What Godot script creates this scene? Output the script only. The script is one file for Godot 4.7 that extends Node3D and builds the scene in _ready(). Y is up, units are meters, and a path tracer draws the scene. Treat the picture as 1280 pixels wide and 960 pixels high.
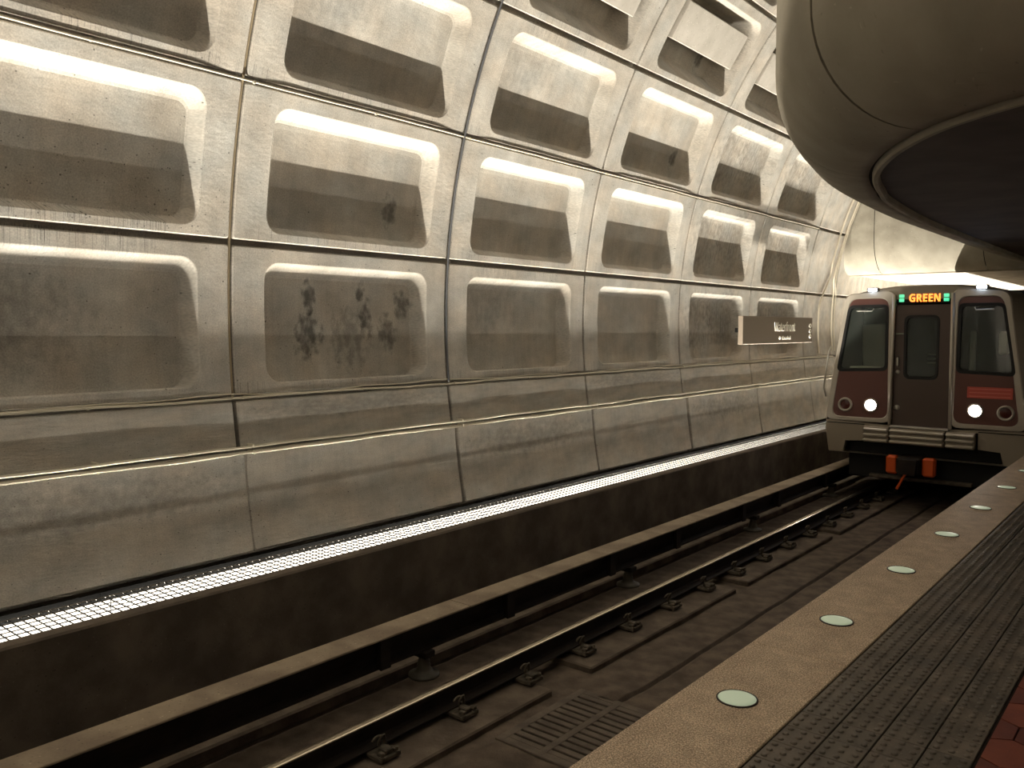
extends Node3D

# ---------------------------------------------------------------- dimensions (metres; y = 0 is the platform, -z runs along the track)
const AXX := 0.34        # axis of the left half of the vault
const AXY := 1.647
const RV := 6.885        # vault radius
const BAY := 2.675       # rib spacing
const ZR := -4.012       # first rib in view
const ROW0 := -5.8       # degrees, lowest row of coffers
const ROWD := 11.3
const MIRX := 1.6        # station centre line
const RAILX := -4.10     # gauge corner of the near-wall rail
const TRACKX := -3.40
const RAILY := -1.016
const BED := -1.28
const EDGEX := -1.68
const LAMP := Color(1.0, 0.965, 0.895)
const LAMP_E := 13.0       # tubes at the foot of the vault
const LOW_E := 0.7         # weaker tubes behind the trough wall

var M := {}
var taken := {}
var wedge := Vector2.ZERO   # (how far the top of the panel being built stands out, panel height)

# ---------------------------------------------------------------- naming
func numbered(called: String) -> String:
	if not taken.has(called):
		taken[called] = 0
		return called
	taken[called] += 1
	return "%s_%03d" % [called, taken[called]]

func tag(o: Node, label: String, category: String, group := "") -> void:
	o.set_meta("label", label)
	o.set_meta("category", category)
	if group != "":
		o.set_meta("group", group)

func thing(called: String, label: String, category: String, at := Vector3.ZERO, group := "") -> Node3D:
	var o := Node3D.new()
	o.name = numbered(called)
	add_child(o)
	o.position = at
	tag(o, label, category, group)
	return o

func struct(called: String, label := "") -> Node3D:
	var o := Node3D.new()
	o.name = numbered(called)
	add_child(o)
	o.set_meta("kind", "structure")
	if label != "":
		o.set_meta("label", label)
	return o

func mesh_node(called: String, mesh: Mesh, m: Material, parent: Node) -> MeshInstance3D:
	var o := MeshInstance3D.new()
	o.name = called
	o.mesh = mesh
	if m:
		o.material_override = m
	o.cast_shadow = GeometryInstance3D.SHADOW_CASTING_SETTING_ON
	parent.add_child(o, true)
	return o

func obj(called: String, st: SurfaceTool, m: Material, parent: Node) -> MeshInstance3D:
	st.generate_normals()
	return mesh_node(called, st.commit(), m, parent)

func done(st: SurfaceTool) -> ArrayMesh:
	st.generate_normals()
	return st.commit()

# ---------------------------------------------------------------- shapes
func mb(smooth := false) -> SurfaceTool:
	var st := SurfaceTool.new()
	st.begin(Mesh.PRIMITIVE_TRIANGLES)
	st.set_smooth_group(0 if smooth else -1)
	return st

func tri(st: SurfaceTool, a: Vector3, b: Vector3, c: Vector3) -> void:
	st.add_vertex(a); st.add_vertex(c); st.add_vertex(b)

func quad(st: SurfaceTool, a: Vector3, b: Vector3, c: Vector3, d: Vector3) -> void:
	tri(st, a, b, c); tri(st, a, c, d)

# polygon of a convex body: turned to look away from the body's middle
func face(st: SurfaceTool, p: Array, mid: Vector3) -> void:
	var n: Vector3 = (p[1] - p[0]).cross(p[2] - p[0])
	var out: bool = n.dot(p[0] - mid) > 0.0
	for i in range(1, p.size() - 1):
		if out:
			tri(st, p[0], p[i], p[i + 1])
		else:
			tri(st, p[0], p[i + 1], p[i])

func box(st: SurfaceTool, c: Vector3, s: Vector3, bev := 0.0, b := Basis.IDENTITY) -> void:
	var h := s * 0.5
	if bev <= 0.0:
		for ax in 3:
			for sg in [-1.0, 1.0]:
				var u := (ax + 1) % 3
				var v := (ax + 2) % 3
				var p := []
				for k in [[-1.0, -1.0], [1.0, -1.0], [1.0, 1.0], [-1.0, 1.0]]:
					var q := Vector3.ZERO
					q[ax] = sg * h[ax]; q[u] = k[0] * h[u]; q[v] = k[1] * h[v]
					p.append(c + b * q)
				face(st, p, c)
		return
	bev = minf(bev, minf(h.x, minf(h.y, h.z)) * 0.9)
	var pt := func(ax: int, sg: Vector3) -> Vector3:
		var q := Vector3.ZERO
		for k in 3:
			q[k] = sg[k] * (h[k] if k == ax else h[k] - bev)
		return c + b * q
	for ax in 3:
		for sg in [-1.0, 1.0]:
			var u := (ax + 1) % 3
			var v := (ax + 2) % 3
			var p := []
			for k in [[-1.0, -1.0], [1.0, -1.0], [1.0, 1.0], [-1.0, 1.0]]:
				var s3 := Vector3.ZERO
				s3[ax] = sg; s3[u] = k[0]; s3[v] = k[1]
				p.append(pt.call(ax, s3))
			face(st, p, c)
	for ax in 3:                                       # the edge runs along ax
		var u := (ax + 1) % 3
		var v := (ax + 2) % 3
		for k in [[-1.0, -1.0], [1.0, -1.0], [1.0, 1.0], [-1.0, 1.0]]:
			var s0 := Vector3.ZERO
			var s1 := Vector3.ZERO
			s0[ax] = -1.0; s0[u] = k[0]; s0[v] = k[1]
			s1[ax] = 1.0; s1[u] = k[0]; s1[v] = k[1]
			face(st, [pt.call(u, s0), pt.call(u, s1), pt.call(v, s1), pt.call(v, s0)], c)
	for sx in [-1.0, 1.0]:
		for sy in [-1.0, 1.0]:
			for sz in [-1.0, 1.0]:
				var s3 := Vector3(sx, sy, sz)
				face(st, [pt.call(0, s3), pt.call(1, s3), pt.call(2, s3)], c)

func box_mesh(s: Vector3, bev := 0.0) -> ArrayMesh:
	var st := mb()
	box(st, Vector3.ZERO, s, bev)
	return done(st)

# polygon in x, y swept along z from z0 to z1
func prism(st: SurfaceTool, poly: Array, z0: float, z1: float, x := Transform3D.IDENTITY) -> void:
	var area := 0.0
	var n := poly.size()
	for i in n:
		area += poly[i].x * poly[(i + 1) % n].y - poly[(i + 1) % n].x * poly[i].y
	var pp := PackedVector2Array(poly)
	if area < 0.0:
		pp.reverse()
	var lo := minf(z0, z1)
	var hi := maxf(z0, z1)
	var ids := Geometry2D.triangulate_polygon(pp)
	for i in range(0, ids.size(), 3):
		var a := pp[ids[i]]
		var b := pp[ids[i + 1]]
		var c := pp[ids[i + 2]]
		if (b - a).cross(c - a) < 0.0:
			var t := b
			b = c
			c = t
		tri(st, x * Vector3(a.x, a.y, hi), x * Vector3(b.x, b.y, hi), x * Vector3(c.x, c.y, hi))
		tri(st, x * Vector3(a.x, a.y, lo), x * Vector3(c.x, c.y, lo), x * Vector3(b.x, b.y, lo))
	for i in n:
		var a := pp[i]
		var b := pp[(i + 1) % n]
		quad(st, x * Vector3(a.x, a.y, lo), x * Vector3(b.x, b.y, lo), x * Vector3(b.x, b.y, hi), x * Vector3(a.x, a.y, hi))

func tube(st: SurfaceTool, pts: Array, r: float, sides := 8, caps := true) -> void:
	var prev: Array = []
	var up := Vector3.UP
	for i in pts.size():
		var d: Vector3 = pts[mini(i + 1, pts.size() - 1)] - pts[maxi(i - 1, 0)]
		d = d.normalized()
		if i == 0:
			up = Vector3.UP if absf(d.y) < 0.9 else Vector3.RIGHT
		var s := d.cross(up).normalized()
		up = s.cross(d).normalized()
		var ring := []
		for k in sides:
			var a := TAU * k / sides
			ring.append(pts[i] + (s * cos(a) + up * sin(a)) * r)
		if i > 0:
			for k in sides:
				var k2 := (k + 1) % sides
				quad(st, prev[k2], prev[k], ring[k], ring[k2])
		elif caps:
			for k in range(1, sides - 1):
				tri(st, ring[0], ring[k], ring[k + 1])
		prev = ring
	if caps:
		for k in range(1, sides - 1):
			tri(st, prev[0], prev[k + 1], prev[k])

# profile of (radius, height) from the bottom up, turned round y
func lathe(st: SurfaceTool, prof: Array, segs := 24, x := Transform3D.IDENTITY) -> void:
	for i in prof.size() - 1:
		for k in segs:
			var a := TAU * k / segs
			var b := TAU * (k + 1) / segs
			var p0: Vector2 = prof[i]
			var p1: Vector2 = prof[i + 1]
			var A := x * Vector3(p0.x * cos(a), p0.y, -p0.x * sin(a))
			var B := x * Vector3(p0.x * cos(b), p0.y, -p0.x * sin(b))
			var C := x * Vector3(p1.x * cos(b), p1.y, -p1.x * sin(b))
			var D := x * Vector3(p1.x * cos(a), p1.y, -p1.x * sin(a))
			if p0.x > 0.0:
				tri(st, A, B, C)
			if p1.x > 0.0:
				tri(st, A, C, D)

# loops of points joined one to the next (counter-clockwise seen from the outside, going outwards to inwards)
func loft(st: SurfaceTool, loops: Array, closed := true, groups := false) -> void:
	for i in loops.size() - 1:
		if groups:
			st.set_smooth_group(i + 1)
		var A: Array = loops[i]
		var B: Array = loops[i + 1]
		var n := A.size()
		for k in (n if closed else n - 1):
			var k2 := (k + 1) % n
			quad(st, A[k], A[k2], B[k2], B[k])

# convex quadrilateral (counter-clockwise corners) with rounded corners: 4 * (nc + 1) points
func rpoly(c: Array, r: float, nc := 5) -> Array:
	var out := []
	for i in 4:
		var p: Vector2 = c[i]
		var a: Vector2 = (c[(i + 3) % 4] - p).normalized()
		var b: Vector2 = (c[(i + 1) % 4] - p).normalized()
		for k in nc + 1:
			var t := float(k) / nc
			var p0 := p + a * r
			var p2 := p + b * r
			out.append(p0.lerp(p, t).lerp(p.lerp(p2, t), t))
	return out

func shrink(c: Array, d: float) -> Array:
	var mid := Vector2.ZERO
	for p in c:
		mid += p / 4.0
	var out := []
	for i in 4:
		var p: Vector2 = c[i]
		var a: Vector2 = (c[(i + 3) % 4] - p).normalized()
		var b: Vector2 = (c[(i + 1) % 4] - p).normalized()
		var s := absf(a.cross(b))
		out.append(p + (a + b) * d / maxf(s, 0.3))
	return out

func at_z(p: Array, z: float) -> Array:
	var out := []
	for q in p:
		out.append(Vector3(q.x, q.y, z))
	return out

func plate(st: SurfaceTool, p: Array, z: float, back := false) -> void:
	var pp := PackedVector2Array(p)
	var ids := Geometry2D.triangulate_polygon(pp)
	for i in range(0, ids.size(), 3):
		var a := pp[ids[i]]
		var b := pp[ids[i + 1]]
		var c := pp[ids[i + 2]]
		if ((b - a).cross(c - a) < 0.0) != back:
			var t := b
			b = c
			c = t
		tri(st, Vector3(a.x, a.y, z), Vector3(b.x, b.y, z), Vector3(c.x, c.y, z))

# ---------------------------------------------------------------- materials
func mat(c: Color, rough := 0.8, metal := 0.0) -> StandardMaterial3D:
	var m := StandardMaterial3D.new()
	m.albedo_color = c
	m.roughness = rough
	m.metallic = metal
	return m

func glow(c: Color, e: float) -> StandardMaterial3D:
	var m := StandardMaterial3D.new()
	m.albedo_color = Color(0.9, 0.9, 0.9)
	m.emission_enabled = true
	m.emission = c
	m.emission_energy_multiplier = e
	m.roughness = 0.4
	return m

func noise(sd: int, f: float, oct := 4) -> FastNoiseLite:
	var n := FastNoiseLite.new()
	n.seed = sd
	n.noise_type = FastNoiseLite.TYPE_SIMPLEX_SMOOTH
	n.frequency = f
	n.fractal_octaves = oct
	return n

# colour of cast concrete on one panel: cloudy tone, grain, blow holes, drips, smudges. w x h pixels stand for BAY x panel height
func panel_image(sd: int, base: Color, pits: int, smudges: Array, drips: Array) -> ImageTexture:
	var w := 640
	var h := 330
	var big := noise(sd, 0.006, 4)
	var streak := noise(sd + 1, 0.02, 3)
	var fine := noise(sd + 2, 0.25, 2)
	var smoke := noise(sd + 3, 0.03, 4)
	var rng := RandomNumberGenerator.new()
	rng.seed = sd
	var im := Image.create(w, h, true, Image.FORMAT_RGB8)
	for y in h:
		for x in w:
			var v := 1.0 + 0.12 * big.get_noise_2d(x, y) + 0.035 * streak.get_noise_2d(x * 3.0, y * 0.25) + 0.05 * streak.get_noise_2d(x * 0.8 + 400.0, y * 1.3) + 0.12 * fine.get_noise_2d(x, y)
			var warm := 0.03 * big.get_noise_2d(x + 900.0, y)
			for s in smudges:
				var dx: float = (x - s[0] * w) / (s[2] * w)
				var dy: float = (y - s[1] * h) / (s[3] * h)
				var d := dx * dx + dy * dy
				if d < 1.6:
					v *= 1.0 - s[4] * clampf(0.8 * (1.1 - d) + 1.0 * smoke.get_noise_2d(x * 1.3, y), 0.0, 1.0)
			im.set_pixel(x, y, Color(base.r * v * (1.0 + warm), base.g * v, base.b * v * (1.0 - warm)))
	for i in pits:
		var px := rng.randi_range(2, w - 6)
		var py := rng.randi_range(2, h - 6)
		var d := rng.randf_range(0.45, 0.8)
		var sz := 1 if rng.randf() < 0.6 else (2 if rng.randf() < 0.8 else 3)
		if pits > 300 and py < h * 0.5 and rng.randf() < 0.8:
			continue
		for yy in sz:
			for xx in sz:
				im.set_pixel(px + xx, py + yy, im.get_pixel(px + xx, py + yy) * d)
	for dr in drips:                                   # [from u, to u, from v, to v, how many]
		for i in int(dr[4]):
			var px := clampi(int(rng.randf_range(dr[0], dr[1]) * w), 0, w - 1)
			var y0 := int(dr[2] * h)
			var y1 := int(lerpf(dr[2], dr[3], rng.randf_range(0.5, 1.0)) * h)
			for yy in range(y0, y1):
				im.set_pixel(px, clampi(yy, 0, h - 1), im.get_pixel(px, clampi(yy, 0, h - 1)) * 0.84)
	im.generate_mipmaps()
	return ImageTexture.create_from_image(im)

# seamless grain: cloud + grain + specks, for triplanar use
func grain_image(sd: int, a: Color, b: Color, cloud: float, grain: float, specks := 0, speck_dark := 0.6, size := 512) -> ImageTexture:
	var big := noise(sd, 0.008, 5).get_seamless_image(size, size)
	var fine := noise(sd + 1, 0.2, 3).get_seamless_image(size, size)
	var rng := RandomNumberGenerator.new()
	rng.seed = sd
	var im := Image.create(size, size, true, Image.FORMAT_RGB8)
	for y in size:
		for x in size:
			var t := clampf(0.5 + cloud * (big.get_pixel(x, y).r - 0.5) + grain * (fine.get_pixel(x, y).r - 0.5), 0.0, 1.0)
			im.set_pixel(x, y, a.lerp(b, t))
	for i in specks:
		var px := rng.randi_range(0, size - 2)
		var py := rng.randi_range(0, size - 2)
		var d := speck_dark if rng.randf() < 0.6 else 1.35
		for k in [[0, 0], [1, 0], [0, 1]]:
			im.set_pixel(px + k[0], py + k[1], im.get_pixel(px + k[0], py + k[1]) * d)
	im.generate_mipmaps()
	return ImageTexture.create_from_image(im)

func bump_image(sd: int, f: float) -> ImageTexture:
	var im := noise(sd, f, 4).get_seamless_image(512, 512)
	im.generate_mipmaps()
	return ImageTexture.create_from_image(im)

func grained(tex: Texture2D, metres: float, rough: float, metal := 0.0, bump: Texture2D = null, relief := 0.2) -> StandardMaterial3D:
	var m := StandardMaterial3D.new()
	m.albedo_texture = tex
	m.roughness = rough
	m.metallic = metal
	m.uv1_triplanar = true
	m.uv1_world_triplanar = true
	m.uv1_scale = Vector3.ONE / metres
	if bump:
		m.heightmap_enabled = true
		m.heightmap_texture = bump
		m.heightmap_scale = relief
	return m

func panel_mat(sd: int, pits: int, smudges: Array, drips: Array) -> StandardMaterial3D:
	var m := StandardMaterial3D.new()
	m.albedo_texture = panel_image(sd, Color(0.728, 0.708, 0.675), pits, smudges, drips)
	m.roughness = 0.88
	m.heightmap_enabled = true
	m.heightmap_texture = M.bump
	m.heightmap_scale = 0.15
	return m

func make_materials() -> void:
	M.bump = bump_image(77, 0.05)
	M.panel = []
	M.panel.append(panel_mat(11, 110, [], [[0.0, 1.0, 0.9, 1.0, 60]]))
	M.panel.append(panel_mat(12, 60, [[0.72, 0.66, 0.035, 0.13, 0.36]], [[0.1, 0.9, 0.9, 1.0, 40]]))
	M.panel.append(panel_mat(13, 160, [], [[0.0, 1.0, 0.88, 1.0, 30]]))
	M.panel.append(panel_mat(14, 60, [[0.3, 0.3, 0.2, 0.35, 0.08]], [[0.2, 0.8, 0.0, 0.1, 40], [0.0, 1.0, 0.9, 1.0, 40]]))
	M.smudged = panel_mat(15, 90, [[0.36, 0.34, 0.03, 0.13, 0.42], [0.355, 0.6, 0.06, 0.16, 0.4], [0.6, 0.28, 0.022, 0.08, 0.4], [0.63, 0.48, 0.03, 0.15, 0.35], [0.55, 0.62, 0.11, 0.22, 0.2], [0.74, 0.58, 0.05, 0.14, 0.32], [0.82, 0.36, 0.045, 0.12, 0.35]], [[0.0, 1.0, 0.9, 1.0, 40]])
	M.pitted = panel_mat(16, 700, [], [[0.0, 0.78, 0.88, 1.0, 140]])
	M.dripped = panel_mat(17, 140, [[0.3, 0.5, 0.3, 0.3, 0.12]], [[0.0, 0.75, 0.0, 0.14, 110]])
	M.weathered = panel_mat(18, 150, [[0.3, 0.45, 0.25, 0.4, 0.14], [0.7, 0.4, 0.2, 0.4, 0.14]], [[0.15, 0.85, 0.25, 0.9, 45]])
	M.low = [panel_mat(19, 330, [], []), panel_mat(20, 260, [[0.5, 0.3, 0.5, 0.2, 0.12]], [])]
	M.plain = grained(grain_image(31, Color(0.69, 0.67, 0.635), Color(0.8, 0.78, 0.75), 1.6, 0.3, 500), 2.4, 0.88, 0.0, M.bump, 0.15)
	M.deck = grained(grain_image(32, Color(0.51, 0.48, 0.42), Color(0.61, 0.58, 0.515), 1.6, 0.2, 120), 3.1, 0.8, 0.0, M.bump, 0.1)
	M.bulkhead = grained(grain_image(47, Color(0.52, 0.5, 0.455), Color(0.62, 0.6, 0.55), 1.6, 0.25, 200), 2.6, 0.88)
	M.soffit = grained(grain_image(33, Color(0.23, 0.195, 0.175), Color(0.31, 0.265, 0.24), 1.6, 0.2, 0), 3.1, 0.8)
	M.trough = grained(grain_image(34, Color(0.34, 0.305, 0.27), Color(0.45, 0.405, 0.36), 1.6, 0.3, 260), 2.0, 0.9, 0.0, M.bump, 0.15)
	M.bed = grained(grain_image(35, Color(0.3, 0.26, 0.225), Color(0.46, 0.405, 0.355), 1.3, 0.6, 700, 0.7), 1.15, 0.92, 0.0, M.bump, 0.1)
	M.plinth = grained(grain_image(36, Color(0.34, 0.295, 0.255), Color(0.46, 0.41, 0.36), 1.6, 0.4, 200, 0.7), 1.3, 0.9, 0.0, M.bump, 0.2)
	M.granite = grained(grain_image(37, Color(0.6, 0.515, 0.43), Color(0.93, 0.835, 0.72), 0.5, 2.2, 9000, 0.75), 0.9, 0.62)
	M.tile = [grained(grain_image(38, Color(0.35, 0.32, 0.285), Color(0.45, 0.41, 0.37), 1.4, 0.5, 300, 0.8, 256), 0.7, 0.55), grained(grain_image(39, Color(0.32, 0.295, 0.265), Color(0.42, 0.385, 0.345), 1.4, 0.5, 300, 0.8, 256), 0.7, 0.5)]
	M.grout = mat(Color(0.13, 0.11, 0.1), 0.95)
	M.hex = [grained(grain_image(40, Color(0.42, 0.2, 0.15), Color(0.54, 0.28, 0.2), 1.4, 0.4, 100, 0.8, 256), 0.6, 0.5), grained(grain_image(41, Color(0.38, 0.18, 0.14), Color(0.5, 0.25, 0.19), 1.4, 0.4, 100, 0.8, 256), 0.6, 0.5)]
	M.hex_edge = mat(Color(0.6, 0.45, 0.38), 0.7)
	M.white_steel = mat(Color(0.86, 0.86, 0.84), 0.5)
	M.galv = mat(Color(0.74, 0.73, 0.7), 0.42, 0.55)
	M.grating = mat(Color(0.2, 0.19, 0.18), 0.6, 0.3)
	M.rod = mat(Color(0.5, 0.49, 0.47), 0.5, 0.3)
	M.conduit = mat(Color(0.82, 0.79, 0.72), 0.45, 0.2)
	M.grey_conduit = mat(Color(0.5, 0.51, 0.53), 0.35, 0.6)
	M.sealant = mat(Color(0.72, 0.66, 0.55), 0.8)
	M.rail = grained(grain_image(42, Color(0.13, 0.1, 0.08), Color(0.2, 0.16, 0.13), 1.4, 0.5, 200, 0.7, 256), 0.6, 0.75, 0.3)
	M.rail_top = mat(Color(0.9, 0.85, 0.77), 0.24, 1.0)
	M.clip = grained(grain_image(43, Color(0.3, 0.275, 0.235), Color(0.42, 0.38, 0.33), 1.4, 0.5, 100, 0.7, 256), 0.3, 0.7, 0.3)
	M.cover = grained(grain_image(44, Color(0.52, 0.46, 0.4), Color(0.64, 0.58, 0.5), 1.6, 0.4, 200, 0.7, 256), 1.1, 0.8)
	M.porcelain = grained(grain_image(45, Color(0.3, 0.29, 0.26), Color(0.4, 0.38, 0.34), 1.4, 0.4, 60, 0.7, 256), 0.4, 0.5)
	M.grate = grained(grain_image(46, Color(0.34, 0.3, 0.265), Color(0.44, 0.395, 0.35), 1.4, 0.5, 100, 0.7, 256), 0.5, 0.7, 0.2)
	M.baffle = mat(Color(0.03, 0.03, 0.03), 1.0)
	M.baffle.metallic_specular = 0.0
	M.black = mat(Color(0.05, 0.048, 0.045), 0.7)
	M.void = mat(Color(0.1, 0.09, 0.08), 0.95)
	M.sign = mat(Color(0.5, 0.455, 0.405), 0.6)
	M.letter = mat(Color(0.93, 0.92, 0.88), 0.6)
	M.silver = mat(Color(0.76, 0.73, 0.68), 0.4, 0.45)
	M.silver_dull = mat(Color(0.62, 0.58, 0.52), 0.5, 0.35)
	M.maroon = mat(Color(0.41, 0.26, 0.23), 0.35)
	M.brown = mat(Color(0.33, 0.27, 0.24), 0.4)
	M.rubber = mat(Color(0.06, 0.06, 0.06), 0.6)
	M.cab = mat(Color(0.5, 0.52, 0.46), 0.7)
	M.cab_dark = mat(Color(0.16, 0.17, 0.155), 0.8)
	M.cab_pale = mat(Color(0.68, 0.7, 0.62), 0.6)
	M.orange = mat(Color(0.86, 0.35, 0.1), 0.5)
	M.plate_red = mat(Color(0.8, 0.36, 0.31), 0.5)
	M.plate_pale = mat(Color(0.88, 0.5, 0.44), 0.5)
	M.red_lens = mat(Color(0.3, 0.13, 0.11), 0.25)
	var g := mat(Color(0.55, 0.6, 0.58, 0.22), 0.03)
	g.transparency = BaseMaterial3D.TRANSPARENCY_ALPHA
	M.glass = g
	M.head = glow(Color(1.0, 0.95, 0.93), 30.0)
	M.marker = glow(Color(0.8, 0.88, 1.0), 14.0)
	M.led = glow(Color(1.0, 0.5, 0.08), 3.0)
	M.led_green = glow(Color(0.02, 0.85, 0.6), 1.3)
	M.tube = glow(LAMP, 7.0)
	M.low_tube = glow(LAMP, 8.0)
	M.lens = glow(LAMP, 3.6)
	M.edge_lens = glow(Color(0.76, 0.8, 0.68), 0.42)
	M.edge_lens.albedo_color = Color(0.66, 0.72, 0.62)
	M.edge_rim = mat(Color(0.2, 0.17, 0.14), 0.5, 0.4)

# ---------------------------------------------------------------- vault
func vp(u: float, s: float, d: float) -> Vector3:         # u along the track, s along the arc, d depth behind the face; round the vault axis
	var a := s / RV
	if wedge.x > 0.0:
		d -= wedge.x * (0.5 + s / wedge.y)
	return Vector3(-(RV + d) * cos(a), (RV + d) * sin(a), -u)

func ring_half(x0: float, x1: float, s0: float, s1: float, r: float) -> Array:
	var cx := (x0 + x1) * 0.5
	var half := [Vector2(cx, s0)]
	var nc := 6
	for k in nc + 1:
		var a := -PI / 2 + PI / 2 * k / nc
		half.append(Vector2(x1 - r + r * cos(a), s0 + r + r * sin(a)))
	for k in range(1, 6):
		half.append(Vector2(x1, lerpf(s0 + r, s1 - r, k / 6.0)))
	for k in nc + 1:
		var a := PI / 2 * k / nc
		half.append(Vector2(x1 - r + r * cos(a), s1 - r + r * sin(a)))
	half.append(Vector2(cx, s1))
	var out := half.duplicate()
	for i in range(half.size() - 2, 0, -1):
		out.append(Vector2(2.0 * cx - half[i].x, half[i].y))
	return out

func vert(st: SurfaceTool, p: Vector2, d: float, L: float, h: float) -> void:
	st.set_uv(Vector2(p.x / L, 0.5 - p.y / h))
	st.add_vertex(vp(p.x, p.y, d))

func vtri(st: SurfaceTool, a: Vector2, da: float, b: Vector2, db: float, c: Vector2, dc: float, L: float, h: float) -> void:
	var A := vp(a.x, a.y, da)
	var B := vp(b.x, b.y, db)
	var C := vp(c.x, c.y, dc)
	var n := (B - A).cross(C - A)
	var mid := (A + B + C) / 3.0
	var inward := -Vector3(mid.x, mid.y, 0.0)
	if n.dot(inward) > 0.0:                                # counter-clockwise seen from the hall: add clockwise
		vert(st, a, da, L, h); vert(st, c, dc, L, h); vert(st, b, db, L, h)
	else:
		vert(st, a, da, L, h); vert(st, b, db, L, h); vert(st, c, dc, L, h)

# one precast panel with a rounded recess; deep = 0 gives a plain panel
func coffer_mesh(L: float, h: float, deep: float, top := 0.15, low := 0.10, side := 0.075, proud := 0.0) -> ArrayMesh:
	var st := mb()
	wedge = Vector2(proud, h)
	var gap := 0.017
	var rings := []
	var e := h * 0.5
	var bed := 0.025                                        # half of a bed joint
	rings.append([ring_half(0, L, -e, e, 0.002), 0.1])
	rings.append([ring_half(gap, L - gap, -e + bed, e - bed, 0.02), 0.1])
	rings.append([ring_half(gap + 0.002, L - gap - 0.002, -e + bed + 0.002, e - bed - 0.002, 0.02), 0.012])
	rings.append([ring_half(gap + 0.012, L - gap - 0.012, -e + bed + 0.012, e - bed - 0.012, 0.02), 0.0])
	if deep > 0.0:
		var x0 := 0.335
		var x1 := L - 0.3
		var s0 := -e + 0.105
		var s1 := e - 0.15
		rings.append([ring_half(x0, x1, s0, s1, 0.16), 0.0])
		rings.append([ring_half(x0 + 0.008, x1 - 0.008, s0 + 0.008, s1 - 0.01, 0.155), 0.006])
		rings.append([ring_half(x0 + 0.014, x1 - 0.014, s0 + 0.014, s1 - 0.02, 0.15), 0.02])
		rings.append([ring_half(x0 + side * 0.8, x1 - side * 0.8, s0 + low * 0.8, s1 - top * 0.72, 0.115), deep * 0.9])
		rings.append([ring_half(x0 + side, x1 - side, s0 + low, s1 - top * 0.9, 0.10), deep * 0.985])
		rings.append([ring_half(x0 + side + 0.03, x1 - side - 0.03, s0 + low + 0.03, s1 - top - 0.03, 0.08), deep])
	for i in rings.size() - 1:
		st.set_smooth_group(i + 1)
		var A: Array = rings[i][0]
		var B: Array = rings[i + 1][0]
		var n := A.size()
		for k in n:
			var k2 := (k + 1) % n
			vtri(st, A[k], rings[i][1], A[k2], rings[i][1], B[k2], rings[i + 1][1], L, h)
			vtri(st, A[k], rings[i][1], B[k2], rings[i + 1][1], B[k], rings[i + 1][1], L, h)
	st.set_smooth_group(50)
	var F: Array = rings[-1][0]
	var d: float = rings[-1][1]
	var n := F.size()
	for i in n / 2:
		var a: Vector2 = F[i]
		var b: Vector2 = F[i + 1]
		var c: Vector2 = F[(n - i - 1) % n]
		var f: Vector2 = F[(n - i) % n]
		if i > 0:
			vtri(st, a, d, b, d, f, d, L, h)
		if i < n / 2 - 1:
			vtri(st, b, d, c, d, f, d, L, h)
	return done(st)

func on_vault(deg: float, off: float, z: float) -> Vector3:    # off: how far it stands off the face, into the hall
	var a := deg_to_rad(deg)
	return Vector3(AXX - (RV - off) * cos(a), AXY + (RV - off) * sin(a), z)

# foot of the vault: an apron panel standing proud, and the set-back strip above it
func lower(w: Node3D, apron: Mesh, strip: Mesh, z: float, m1: Material, m2: Material, lean: float) -> void:
	var lo := mesh_node("apron_panel", apron, m1, w)
	lo.position = Vector3(AXX, AXY, z)
	lo.rotation.z = -deg_to_rad(ROW0 - 3.85 - 3.75)
	lo.rotation.x = deg_to_rad(lean * 0.3)
	lo.rotation.y = deg_to_rad(lean)
	var up := mesh_node("strip_panel", strip, m2, w)
	up.position = Vector3(AXX, AXY, z)
	up.rotation.z = -deg_to_rad(ROW0 - 3.85 * 0.5)

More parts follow.
